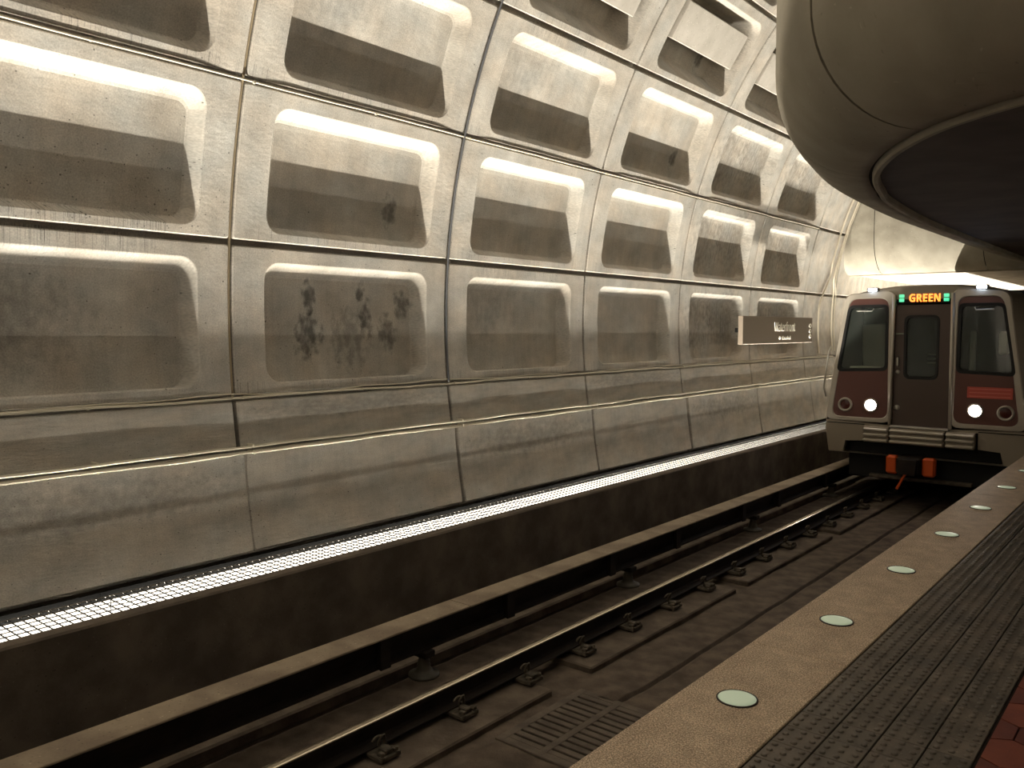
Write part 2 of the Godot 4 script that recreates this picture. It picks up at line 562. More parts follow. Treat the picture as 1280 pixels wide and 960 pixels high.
func make_vault() -> void:
	var w := struct("wall_left", "coffered vault of precast concrete panels, lit from below")
	var h := deg_to_rad(ROWD) * RV
	var coffer := coffer_mesh(BAY, h, 0.185, 0.15, 0.06)
	var first := coffer_mesh(BAY, h, 0.2, 0.15, 0.02)
	var deep := coffer_mesh(BAY, h, 0.42, 0.2, 0.16, 0.14)
	var low_h := deg_to_rad(7.5) * RV
	var low := coffer_mesh(BAY, low_h, 0.0, 0.15, 0.1, 0.075, 0.08)
	var strip_h := deg_to_rad(3.85) * RV
	var strip := coffer_mesh(BAY, strip_h, 0.0)
	var plain_strip := coffer_mesh(1.8, strip_h, 0.0)
	var plain := coffer_mesh(1.8, h, 0.0)
	var plain_low := coffer_mesh(1.8, low_h, 0.0, 0.15, 0.1, 0.075, 0.08)
	var rng := RandomNumberGenerator.new()
	rng.seed = 5
	for k in range(-4, 5):
		var z := ZR - BAY * k
		for r in 6:
			var m: Material = M.panel[rng.randi_range(0, 3)]
			if k == 0 and r == 0: m = M.smudged
			if k == -1 and r == 1: m = M.pitted
			if k == -1 and r == 0: m = M.dripped
			if k == 0 and r == 1: m = M.panel[1]
			if k >= 3 and r <= 2: m = M.weathered
			var o := mesh_node("vault_panel", first if r == 0 else (coffer if r < 3 else deep), m, w)
			o.position = Vector3(AXX, AXY, z)
			o.rotation.z = -deg_to_rad(ROW0 + ROWD * (r + 0.5))
			if r >= 3:                                   # box standing in the recess of the upper coffers
				var b := mesh_node("acoustic_box", M.acoustic_box, M.plain, w)
				b.position = Vector3(AXX, AXY, z)
				b.rotation.z = o.rotation.z
		lower(w, low, strip, z, M.low[absi(k) % 2], M.low[absi(k + 1) % 2], rng.randf_range(-0.25, 0.25))
	var ends := [ZR - BAY * 5]
	for k in 14:
		ends.append(ends[-1] - 1.8)
	for j in ends.size():
		for r in (6 if j == 0 else 2):
			var o := mesh_node("end_panel", plain, M.panel[(j + r) % 4], w)
			o.position = Vector3(AXX, AXY, ends[j])
			o.rotation.z = -deg_to_rad(ROW0 + ROWD * (r + 0.5))
		lower(w, plain_low, plain_strip, ends[j], M.low[j % 2], M.low[(j + 1) % 2], 0.0)
	# concrete shell behind the panels, up over the hall and down the far side
	var c := struct("ceiling", "plain concrete crown of the vault")
	var st := mb()
	var path := []
	for i in 41:
		var a := deg_to_rad(lerpf(-24.0, 62.2, i / 40.0))
		path.append(Vector2(AXX - (RV + 0.62) * cos(a), AXY + (RV + 0.62) * sin(a)))
	for i in 13:
		var a := deg_to_rad(lerpf(62.2, 90.0, i / 12.0))
		path.append(Vector2(AXX - RV * cos(a), AXY + RV * sin(a)))
	shell(st, path, -44.0, 9.4, 0.2)
	obj("crown", st, M.plain, c)
	var w2 := struct("wall_right", "plain concrete far side of the vault")
	st = mb()
	path = []
	for i in 41:
		var a := deg_to_rad(lerpf(90.0, -24.0, i / 40.0))
		path.append(Vector2(2 * MIRX - AXX + RV * cos(a), AXY + RV * sin(a)))
	path.insert(0, Vector2(AXX, AXY + RV))
	shell(st, path, -44.0, 9.4, 0.3)
	obj("vault_shell", st, M.plain, w2)
	for e in [["wall_back", 9.4], ["wall_end", -44.3]]:
		var o := struct(e[0], "plain concrete wall closing the hall")
		st = mb()
		box(st, Vector3(MIRX, 3.0, e[1] + 0.15), Vector3(18.0, 12.5, 0.3))
		obj("wall_face", st, M.plain, o)

# open path in x, y with thickness t, swept along z
func shell(st: SurfaceTool, path: Array, z0: float, z1: float, t: float) -> void:
	var poly := path.duplicate()
	var back := []
	for i in path.size():
		var d: Vector2 = (path[mini(i + 1, path.size() - 1)] - path[maxi(i - 1, 0)]).normalized()
		back.append(path[i] + Vector2(-d.y, d.x) * t)
	back.reverse()
	poly.append_array(back)
	prism(st, poly, z0, z1)

# ---------------------------------------------------------------- light trough at the foot of the vault
func strip_light(parent: Node, at: Vector3, w: float, len: float, e: float) -> void:
	var l := AreaLight3D.new()
	l.name = "lamp_light"
	parent.add_child(l, true)
	l.area_size = Vector2(w, len)
	l.position = at
	l.basis = Basis(Vector3(1, 0, 0), Vector3(0, 0, -1), Vector3(0, -1, 0))
	l.light_color = LAMP
	l.light_energy = e
	l.area_range = 40.0
	l.shadow_enabled = true

func make_trough() -> void:
	var t := struct("light_trough", "low concrete wall with a lit grating along its top, at the foot of the vault")
	var st := mb()
	prism(st, [Vector2(-5.5, -1.5), Vector2(-5.5, -0.385), Vector2(-5.512, -0.37), Vector2(-5.62, -0.37), Vector2(-5.62, -0.85), Vector2(-6.32, -0.85), Vector2(-6.32, -0.4), Vector2(-6.5, -0.4), Vector2(-6.5, -1.5)], -44.0, 9.4)
	obj("trough_wall", st, M.trough, t)
	# grating: sections two to a bay
	var len := BAY / 2.0
	st = mb()
	var g0 := -5.625
	var g1 := -6.035
	for i in 21:
		box(st, Vector3((g0 + g1) / 2, -0.377, -len * (i + 0.5) / 21.0), Vector3(g0 - g1, 0.006, 0.008))
	var grating := done(st)
	st = mb()
	for i in 6:
		box(st, Vector3(lerpf(g0, g1, i / 5.0), -0.376, -len / 2), Vector3(0.006, 0.008, len - 0.006))
	var rods := done(st)
	st = mb()
	box(st, Vector3(-6.19, -0.5, -len / 2), Vector3(0.008, 0.23, len - 0.002))
	box(st, Vector3(-6.024, -0.51, -len / 2), Vector3(0.008, 0.23, len - 0.01))
	box(st, Vector3(-6.108, -0.63, -len / 2), Vector3(0.176, 0.012, len - 0.01))
	var housing := done(st)
	st = mb()
	box(st, Vector3(-6.018, -0.512, -len / 2), Vector3(0.004, 0.22, len - 0.01))
	var pan := done(st)
	st = mb()
	box(st, Vector3(-5.733, -0.593, -len / 2), Vector3(0.006, 0.1, len - 0.002))
	box(st, Vector3(-5.68, -0.645, -len / 2), Vector3(0.116, 0.01, len - 0.01))
	var low_housing := done(st)
	st = mb(true)
	tube(st, [Vector3(-5.68, -0.62, -0.06), Vector3(-5.68, -0.62, -len + 0.06)], 0.008, 8)
	var low_lamp := done(st)
	st = mb(true)
	tube(st, [Vector3(-6.15, -0.575, -0.06), Vector3(-6.15, -0.575, -len + 0.06)], 0.013, 8)
	var lamp := done(st)
	for i in range(-9, 22):
		var z := ZR - len * i
		var a := mesh_node("grating", grating, M.grating, t)
		a.position.z = z
		mesh_node("grating_rods", rods, M.rod, a)
		var b := mesh_node("lamp_housing", housing, M.baffle, t)
		b.position.z = z
		mesh_node("lamp_lens", pan, M.lens, b)
		var c := mesh_node("lamp_tube", lamp, M.tube, b)
		c.position.z = 0.0
		strip_light(b, Vector3(-6.1635, -0.555, -len / 2), 0.027, len - 0.06, LAMP_E)
		var d := mesh_node("lamp_housing", low_housing, M.baffle, t)
		d.position.z = z
		mesh_node("lamp_tube", low_lamp, M.low_tube, d)
		strip_light(d, Vector3(-5.68, -0.605, -len / 2), 0.03, len - 0.06, LOW_E)
	# the same on the far side of the platform, out of view
	var f := struct("far_light_trough", "concrete trough of lamps on the other side of the platform")
	st = mb()
	prism(st, [Vector2(8.7, -1.5), Vector2(8.7, -0.37), Vector2(8.82, -0.37), Vector2(8.82, -0.85), Vector2(9.8, -0.85), Vector2(9.8, -1.5)], -44.0, 9.4)
	obj("trough_wall", st, M.trough, f)
	for i in range(-3, 6):
		var z := ZR - BAY * i
		st = mb(true)
		tube(st, [Vector3(9.3, -0.575, z - 0.06), Vector3(9.3, -0.575, z - BAY + 0.06)], 0.013, 8)
		var c := obj("lamp_tube", st, M.tube, f)
		strip_light(c, Vector3(9.3, -0.555, z - BAY / 2), 0.037, BAY - 0.12, LAMP_E * 0.45)

# ---------------------------------------------------------------- conduits on the vault
func wall_run(called: String, label: String, deg: float, off: float, r: float, m: Material, seed_: int, z0 := 7.0, z1 := -19.1, wob := 0.012, clips := true, swing := 0.0) -> void:
	var o := thing(called, label, "pipe", on_vault(deg, off, z0), "conduits on the vault")
	var base := o.position
	var n := noise(seed_, 0.35, 2)
	var pts := []
	var steps := 90
	for i in steps + 1:
		var z := lerpf(z0, z1, float(i) / steps)
		var near := absf(fposmod((z - ZR) / BAY + 0.5, 1.0) - 0.5)           # distance to a joint, in bays
		pts.append(on_vault(deg + n.get_noise_1d(z * 2.0) * swing, off + wob * n.get_noise_1d(z) - (0.012 if near < 0.1 else 0.0), z) - base)
	var st := mb(true)
	tube(st, pts, r, 8)
	obj("pipe", st, m, o)
	if clips:
		var z := z0 - 0.4
		while z > z1:
			var p := on_vault(deg, off, z) - base
			st = mb()
			box(st, p + Vector3(-off * 0.5, 0, 0), Vector3(off + 0.012, r * 2.6, 0.02), 0.003)
			obj("pipe_clip", st, m, o)
			z -= BAY / 2.0

func make_conduits() -> void:
	wall_run("wall_conduit", "upper of the two pale conduits above the lit grating", -9.42, 0.085, 0.013, M.conduit, 1, 7.0, -19.1, 0.012, true, 0.12)
	wall_run("wall_conduit", "lower of the two pale conduits above the lit grating", -9.88, 0.08, 0.013, M.conduit, 2, 7.0, -19.1, 0.008, true, 0.10)
	wall_run("wall_conduit", "thin conduit along the joint under the lowest coffers", -5.8, 0.016, 0.010, M.conduit, 3, 7.0, -19.1, 0.006, true, 0.12)
	wall_run("wall_conduit", "second thin conduit along the joint under the lowest coffers", -5.58, 0.012, 0.006, M.conduit, 6, 7.0, -19.1, 0.006, false, 0.3)
	wall_run("wall_conduit", "thin conduit along the joint above the second row of coffers", 16.75, 0.012, 0.010, M.conduit, 4, 7.0, -17.4, 0.006, true, 0.06)
	# up the ribs
	var st := mb(true)
	var pts := []
	for i in 41:
		pts.append(on_vault(lerpf(-5.7, 62.0, i / 40.0), 0.006, ZR - BAY))
	var o := thing("rib_conduit", "grey conduit climbing the second panel joint from the left", "pipe", pts[0], "conduits on the vault")
	tube(st, pts.map(func(p): return p - o.position), 0.011, 8)
	obj("pipe", st, M.grey_conduit, o)
	st = mb(true)
	pts = []
	for i in 41:
		pts.append(on_vault(lerpf(-5.7, 62.0, i / 40.0), -0.03, ZR))
	o = thing("rib_sealant", "pale cord of sealant in the panel joint left of the stained coffer", "sealant", pts[0])
	tube(st, pts.map(func(p): return p - o.position), 0.012, 8)
	obj("sealant_cord", st, M.sealant, o)
	# pipes beside the end of the hall
	var runs := [["end_conduit", "left pale conduit bending down beside the end wall", -18.62, 0.02, [[60.0, 0.0], [12.0, 0.0], [9.5, -0.02], [3.0, 0.42], [-6.0, 0.42]]], ["end_conduit", "middle pale conduit running down beside the end wall", -18.95, 0.02, [[60.0, 0.0], [14.0, 0.0], [9.0, 0.06], [6.0, -0.06], [-6.0, -0.1]]], ["end_conduit", "right thin conduit running down beside the end wall", -19.05, 0.012, [[60.0, 0.0], [14.0, 0.0], [8.0, 0.02], [5.5, -0.12], [-6.0, -0.16]]]]
	for r in runs:
		pts = []
		for i in r[4].size() - 1:
			for k in 10:
				var f := k / 10.0
				var f2 := smoothstep(0.0, 1.0, f)
				pts.append(on_vault(lerpf(r[4][i][0], r[4][i + 1][0], f), 0.03, r[2] + lerpf(r[4][i][1], r[4][i + 1][1], f2)))
		pts.reverse()
		o = thing(r[0], r[1], "pipe", pts[0], "conduits beside the end wall")
		st = mb(true)
		tube(st, pts.map(func(p): return p - o.position), r[3], 8)
		obj("pipe", st, M.conduit, o)

# ---------------------------------------------------------------- mezzanine above and the end of the hall
func catmull(p: Array, per: int) -> Array:
	var out := []
	for i in p.size() - 1:
		var a: Vector2 = p[maxi(i - 1, 0)]
		var b: Vector2 = p[i]
		var c: Vector2 = p[i + 1]
		var d: Vector2 = p[mini(i + 2, p.size() - 1)]
		for k in per:
			out.append(b.cubic_interpolate(c, a, d, float(k) / per))
	out.append(p[-1])
	return out

func fascia_profile() -> Array:                             # (out from the rim, height)
	var p := [Vector2(0.035, 2.84)]
	for i in 15:
		var a := PI / 2 * i / 14.0
		p.append(Vector2(0.035 + 0.74 * sin(a), 2.83 + 0.78 * (1.0 - cos(a))))
	p.append(Vector2(0.775, 4.9))
	p.append(Vector2(0.74, 4.95))
	p.append(Vector2(0.6, 4.95))
	p.append(Vector2(0.56, 4.9))
	p.append(Vector2(0.56, 3.75))
	return p

func sweep(st: SurfaceTool, path: Array, prof: Array, side := 1.0, ends := true) -> void:   # path in x, z; prof (out, y)
	var loops := []
	for i in path.size():
		var d: Vector2 = (path[mini(i + 1, path.size() - 1)] - path[maxi(i - 1, 0)]).normalized()
		var n := Vector2(d.y, -d.x) * side
		var loop := []
		for q in prof:
			loop.append(Vector3(path[i].x + n.x * q.x, q.y, path[i].y + n.y * q.x))
		loops.append(loop)
	for i in loops.size() - 1:
		for k in prof.size() - 1:
			if side > 0.0:
				quad(st, loops[i][k], loops[i][k + 1], loops[i + 1][k + 1], loops[i + 1][k])
			else:
				quad(st, loops[i][k], loops[i + 1][k], loops[i + 1][k + 1], loops[i][k + 1])
	if ends:
		st.set_smooth_group(-1)
		for l in [loops[0], loops[-1]]:
			for k in range(1, prof.size() - 1):
				tri(st, l[0], l[k], l[k + 1])

func make_mezzanine() -> void:
	var m := struct("mezzanine", "rounded concrete underside of the mezzanine above the platform")
	var left := [Vector2(-2.66, -20.4), Vector2(-2.66, -13.0), Vector2(-2.64, -10.7), Vector2(-2.52, -8.9), Vector2(-2.41, -8.25), Vector2(-2.3, -7.72), Vector2(-2.17, -7.25), Vector2(-1.99, -6.79), Vector2(-1.74, -6.31), Vector2(-1.43, -5.88), Vector2(-1.14, -5.61), Vector2(-0.78, -5.38), Vector2(-0.3, -5.18), Vector2(0.5, -4.98), Vector2(MIRX, -4.9)]
	var pts := left.duplicate()
	for i in range(left.size() - 2, -1, -1):
		pts.append(Vector2(2 * MIRX - left[i].x, left[i].y))
	var path := catmull(pts, 6)
	# cut at the panel joints seen in the photo, and evenly elsewhere
	var cuts := [0]
	var marks := [Vector2(-2.66, -16.9), Vector2(-2.66, -13.3), Vector2(-2.56, -9.4), Vector2(-2.2, -7.35), Vector2(-1.45, -5.9), Vector2(1.0, -4.92), Vector2(4.2, -5.5), Vector2(5.6, -8.0), Vector2(5.86, -13.0)]
	for mk in marks:
		var best := 0
		for i in path.size():
			if path[i].distance_to(mk) < path[best].distance_to(mk):
				best = i
		cuts.append(best)
	cuts.append(path.size() - 1)
	var prof := fascia_profile()
	for c in cuts.size() - 1:
		var seg := path.slice(cuts[c], cuts[c + 1] + 1)
		if seg.size() < 2:
			continue
		seg = seg.duplicate()
		var d0: Vector2 = (seg[1] - seg[0]).normalized() * 0.004
		var d1: Vector2 = (seg[-1] - seg[-2]).normalized() * 0.004
		seg[0] += d0
		seg[-1] -= d1
		var st := mb(true)
		sweep(st, seg, prof, -1.0, true)
		obj("fascia_panel", st, M.deck, m)
	var st := mb(true)                                       # dark bottom of the joints
	var back := []
	for q in prof:
		back.append(Vector2(q.x - 0.03, q.y + 0.02))
	sweep(st, path, back, -1.0, true)
	obj("joint_filler", st, M.void, m)
	st = mb()
	sweep(st, path, [Vector2(-0.055, 2.95), Vector2(-0.05, 2.81), Vector2(-0.04, 2.795), Vector2(-0.005, 2.795), Vector2(0.008, 2.81), Vector2(0.01, 2.95)], -1.0, true)
	obj("soffit_rim", st, M.deck, m)
	st = mb()
	var poly := []
	for i in path.size():
		var d: Vector2 = (path[mini(i + 1, path.size() - 1)] - path[maxi(i - 1, 0)]).normalized()
		poly.append(path[i] + Vector2(-d.y, d.x) * -0.05 * -1.0 * -1.0)
	prism(st, poly.map(func(p): return Vector2(p.x, -p.y)), 2.86, 3.9, Transform3D(Basis(Vector3(1, 0, 0), Vector3(0, 0, -1), Vector3(0, 1, 0)), Vector3.ZERO))
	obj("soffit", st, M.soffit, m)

	var b := struct("wall_bulkhead", "concrete bulkhead with a rounded lower edge closing the vault above the train")
	var edges := [-6.62, -5.7, -3.59, -1.48, 0.63, 2.74, 4.85, 6.96, 9.0]
	for i in edges.size() - 1:
		st = mb(true)
		var pr := [Vector2(0.0, 2.8)]
		for k in 15:
			var a := PI / 2 * k / 14.0
			pr.append(Vector2(0.76 * sin(a), 2.8 + 0.78 * (1.0 - cos(a))))
		pr.append(Vector2(0.76, 8.6))
		sweep(st, [Vector2(edges[i] + 0.006, -19.96), Vector2(edges[i + 1] - 0.006, -19.96)], pr, -1.0, false)
		obj("bulkhead_panel", st, M.bulkhead, b)
	st = mb()
	box(st, Vector3(MIRX, 5.75, -20.4), Vector3(16.6, 5.7, 1.0))
	obj("bulkhead_core", st, M.void, b)
	st = mb()
	box(st, Vector3(MIRX, 2.8, -19.99), Vector3(16.4, 0.05, 0.07), 0.01)
	obj("lower_rim", st, M.deck, b)
	st = mb()
	box(st, Vector3(MIRX, 2.92, -32.0), Vector3(16.6, 0.2, 24.0))
	obj("tunnel_soffit", st, M.plain, b)

# ---------------------------------------------------------------- track
func make_bed() -> void:
	var b := struct("trackbed", "dusty concrete trackbed with a groove down its middle")
	var st := mb(true)
	var n := noise(9, 1.3, 4)
	var n2 := noise(10, 6.0, 2)
	var nx := 200
	var nz := 250
	var hgt := func(x: float, z: float) -> float:
		var y := BED + 0.012 * n.get_noise_2d(x * 1.4, z * 0.8) + 0.004 * n2.get_noise_2d(x, z)
		if z < -5.25 and absf(x + 3.295) < 0.008:
			y -= 0.12
		if x < -4.36 and x > -4.79:                                  # strip that carries the insulators
			y = BED + 0.06 + 0.004 * n2.get_noise_2d(x, z)
		elif x < -4.79 and x > -4.95:                                # gutter behind it
			y -= 0.3
		var dx := (x + 3.62 + 0.05 * n2.get_noise_1d(z * 0.6)) / 0.05                 # mortar edges along the rail seat
		if z < 0.0 and z > -5.2:
			y += 0.022 * exp(-dx * dx) * clampf(n.get_noise_1d(z * 1.6) * 2.0 + 0.5, 0.0, 1.0)
		var e := Vector2(x + 3.4, (z + 5.33) * 0.7).length()                       # lump behind the drain
		y += 0.035 * exp(-e * e / 0.02)
		return y
	for j in nz:
		for i in nx:
			var x0 := lerpf(-5.5, -1.0, float(i) / nx)
			var x1 := lerpf(-5.5, -1.0, float(i + 1) / nx)
			var z0 := lerpf(4.0, -16.0, float(j) / nz)
			var z1 := lerpf(4.0, -16.0, float(j + 1) / nz)
			if x0 > -3.64 and x1 < -2.95 and z0 < -4.2 and z1 > -5.24:
				continue                                       # the drain sits here
			quad(st, Vector3(x0, hgt.call(x0, z0), z0), Vector3(x1, hgt.call(x1, z0), z0), Vector3(x1, hgt.call(x1, z1), z1), Vector3(x0, hgt.call(x0, z1), z1))
	obj("bed_surface", st, M.bed, b)
	st = mb()
	box(st, Vector3(-3.2, -1.6, -6.0), Vector3(4.8, 0.4, 22.0))
	box(st, Vector3(-3.2, -1.45, -30.0), Vector3(4.8, 0.33, 28.2))
	box(st, Vector3(-3.2, -1.45, 6.8), Vector3(4.8, 0.33, 5.7))
	obj("bed_slab", st, M.bed, b)
	# rail seats, cast in lengths
	var zs := [[3.8, -1.0], [-1.1, -3.05], [-3.1, -5.02], [-5.55, -8.3], [-8.6, -11.3], [-11.6, -16.0]]
	for x in [-4.13, -2.67]:
		for s in zs:
			st = mb()
			var L: float = s[0] - s[1]
			box(st, Vector3(x + 0.05, -1.275, (s[0] + s[1]) / 2), Vector3(0.6, 0.09, L), 0.012)
			obj("rail_seat", st, M.plinth, b)
	# low step along the trough wall that carries the third rail
	st = mb()
	box(st, Vector3(-5.22, -1.25, -16.0), Vector3(0.55, 0.1, 40.0), 0.015)
	obj("wall_step", st, M.plinth, b)

	var d := thing("drain_grate", "cast iron slotted drain grate set in the trackbed", "drain grate", Vector3(-3.295, -1.275, -4.72))
	st = mb()
	# frame and cross bars of a two-row slotted casting
	for x in [-0.335, 0.0, 0.335]:
		box(st, Vector3(x, 0.0, 0), Vector3(0.06 if x == 0.0 else 0.07, 0.03, 1.02), 0.004)
	for z in [-0.48, 0.48]:
		box(st, Vector3(0, 0.0, z), Vector3(0.74, 0.028, 0.07), 0.004)
	obj("frame", st, M.grate, d)
	for col in [-0.167, 0.167]:
		for i in 12:
			st = mb()
			box(st, Vector3(col, 0.0, lerpf(-0.42, 0.42, i / 11.0)), Vector3(0.28, 0.026, 0.053), 0.004)
			obj("bar", st, M.grate, d)
	st = mb()
	box(st, Vector3(0, -0.16, 0), Vector3(0.72, 0.01, 1.0))
	obj("sump", st, M.black, d)

func make_rails() -> void:
	# rail section: origin at the top of the head, x to the gauge side
	var sec := [Vector2(0.069, -0.168), Vector2(0.069, -0.158), Vector2(0.02, -0.142), Vector2(0.009, -0.125), Vector2(0.009, -0.055), Vector2(0.034, -0.04), Vector2(0.036, -0.012), Vector2(-0.036, -0.012), Vector2(-0.034, -0.04), Vector2(-0.009, -0.055), Vector2(-0.009, -0.125), Vector2(-0.02, -0.142), Vector2(-0.069, -0.158), Vector2(-0.069, -0.168)]
	var head := [Vector2(0.036, -0.0125), Vector2(0.033, -0.006), Vector2(0.025, -0.002), Vector2(0.0, 0.0), Vector2(-0.025, -0.002), Vector2(-0.033, -0.006), Vector2(-0.036, -0.0125)]
	for r in [[RAILX - 0.036, "running rail nearer the vault, its worn top shining"], [-2.663, "running rail below the platform edge"]]:
		var o := thing("running_rail", r[1], "rail", Vector3(r[0], RAILY, 0), "running rails of the track")
		var st := mb()
		prism(st, sec, 4.0, -40.0)
		obj("rail_bar", st, M.rail, o)
		st = mb()
		prism(st, head, 4.0, -40.0)
		obj("worn_top", st, M.rail_top, o)
		st = mb()
		box(st, Vector3(0, -0.186, 0), Vector3(0.42, 0.03, 0.17), 0.005)
		box(st, Vector3(0, -0.174, 0), Vector3(0.2, 0.012, 0.15), 0.003)
		var pad := done(st)
		st = mb(true)                                        # spring clip: a loop of bar lying against the rail foot
		var pts := []
		for i in 22:
			var a := TAU * i / 18.0 + 0.4
			pts.append(Vector3(0.1 + 0.012 * i / 22.0, -0.112 + 0.038 * sin(a), 0.038 * cos(a) + 0.03 - 0.06 * i / 22.0))
		pts.append(Vector3(0.1, -0.145, -0.045))
		pts.append(Vector3(0.05, -0.152, -0.05))
		tube(st, pts, 0.01, 6)
		var clip := done(st)
		st = mb()
		box(st, Vector3(0.15, -0.152, 0), Vector3(0.085, 0.035, 0.06), 0.008)
		box(st, Vector3(0.175, -0.158, 0.055), Vector3(0.05, 0.028, 0.035), 0.006)
		box(st, Vector3(0.175, -0.158, -0.055), Vector3(0.05, 0.028, 0.035), 0.006)
		var shoulder := done(st)
		st = mb()
		lathe(st, [Vector2(0.0, -0.172), Vector2(0.026, -0.172), Vector2(0.026, -0.166), Vector2(0.016, -0.164), Vector2(0.016, -0.142), Vector2(0.0, -0.14)], 6)
		var bolt := done(st)
		for i in 24:
			var z := 1.05 - 0.757 * i
			var f := mesh_node("fastener", pad, M.clip, o)
			f.position.z = z
			for s in [1.0, -1.0]:
				for part in [["spring_clip", clip], ["shoulder", shoulder]]:
					var c := mesh_node(part[0], part[1], M.clip, f)
					c.rotation.y = 0.0 if s > 0 else PI
				var bo := mesh_node("bolt", bolt, M.clip, f)
				bo.position = Vector3(0.19 * s, 0, 0.06 * s)
				var b2 := mesh_node("bolt", bolt, M.clip, f)
				b2.position = Vector3(0.19 * s, 0, -0.06 * s)

	var t := thing("third_rail", "third rail under a pale cover board beside the trough wall", "third rail", Vector3(-4.76, -1.2, 0))
	var st := mb()
	for i in 7:
		st = mb()
		var z0 := 4.0 - 4.0 * i + (0.0)
		var zc := z0 - 1.0
		prism(st, [Vector2(0.135, 0.437), Vector2(0.135, 0.447), Vector2(0.13, 0.452), Vector2(-0.105, 0.452), Vector2(-0.112, 0.445), Vector2(-0.112, 0.437)], zc - 0.004, zc - 3.996)
		obj("cover_board", st, M.cover, t)
	st = mb()
	prism(st, [Vector2(0.07, 0.19), Vector2(0.07, 0.21), Vector2(0.02, 0.23), Vector2(0.016, 0.31), Vector2(0.05, 0.325), Vector2(0.052, 0.4), Vector2(-0.052, 0.4), Vector2(-0.05, 0.325), Vector2(-0.016, 0.31), Vector2(-0.02, 0.23), Vector2(-0.07, 0.21), Vector2(-0.07, 0.19)], 4.0, -24.0)
	obj("contact_rail", st, M.rail, t)
	for z in [1.6, -1.48, -4.55, -7.62, -10.85, -13.95]:
		st = mb(true)
		lathe(st, [Vector2(0.0, 0.0), Vector2(0.125, 0.0), Vector2(0.125, 0.022), Vector2(0.085, 0.034), Vector2(0.06, 0.05), Vector2(0.062, 0.06), Vector2(0.05, 0.075), Vector2(0.056, 0.09), Vector2(0.045, 0.105), Vector2(0.05, 0.12), Vector2(0.042, 0.135), Vector2(0.044, 0.16), Vector2(0.0, 0.162)], 20, Transform3D(Basis.IDENTITY, Vector3(0.04, -0.02, z)))
		var ins := obj("insulator", st, M.porcelain, t)
		st = mb()
		box(st, Vector3(0.02, 0.166, z), Vector3(0.19, 0.05, 0.11), 0.004)
		obj("seat_cap", st, M.rail, ins)
	for z in [1.9, -0.9, -4.08, -5.55, -7.2, -8.6, -10.4, -11.6, -13.5]:
		st = mb()
		prism(st, [Vector2(0.12, 0.44), Vector2(-0.11, 0.44), Vector2(-0.11, 0.16), Vector2(-0.08, 0.15), Vector2(-0.07, 0.4), Vector2(0.06, 0.41), Vector2(0.075, 0.21), Vector2(0.12, 0.2)], z - 0.05, z + 0.05)
		obj("bracket", st, M.rail, t)

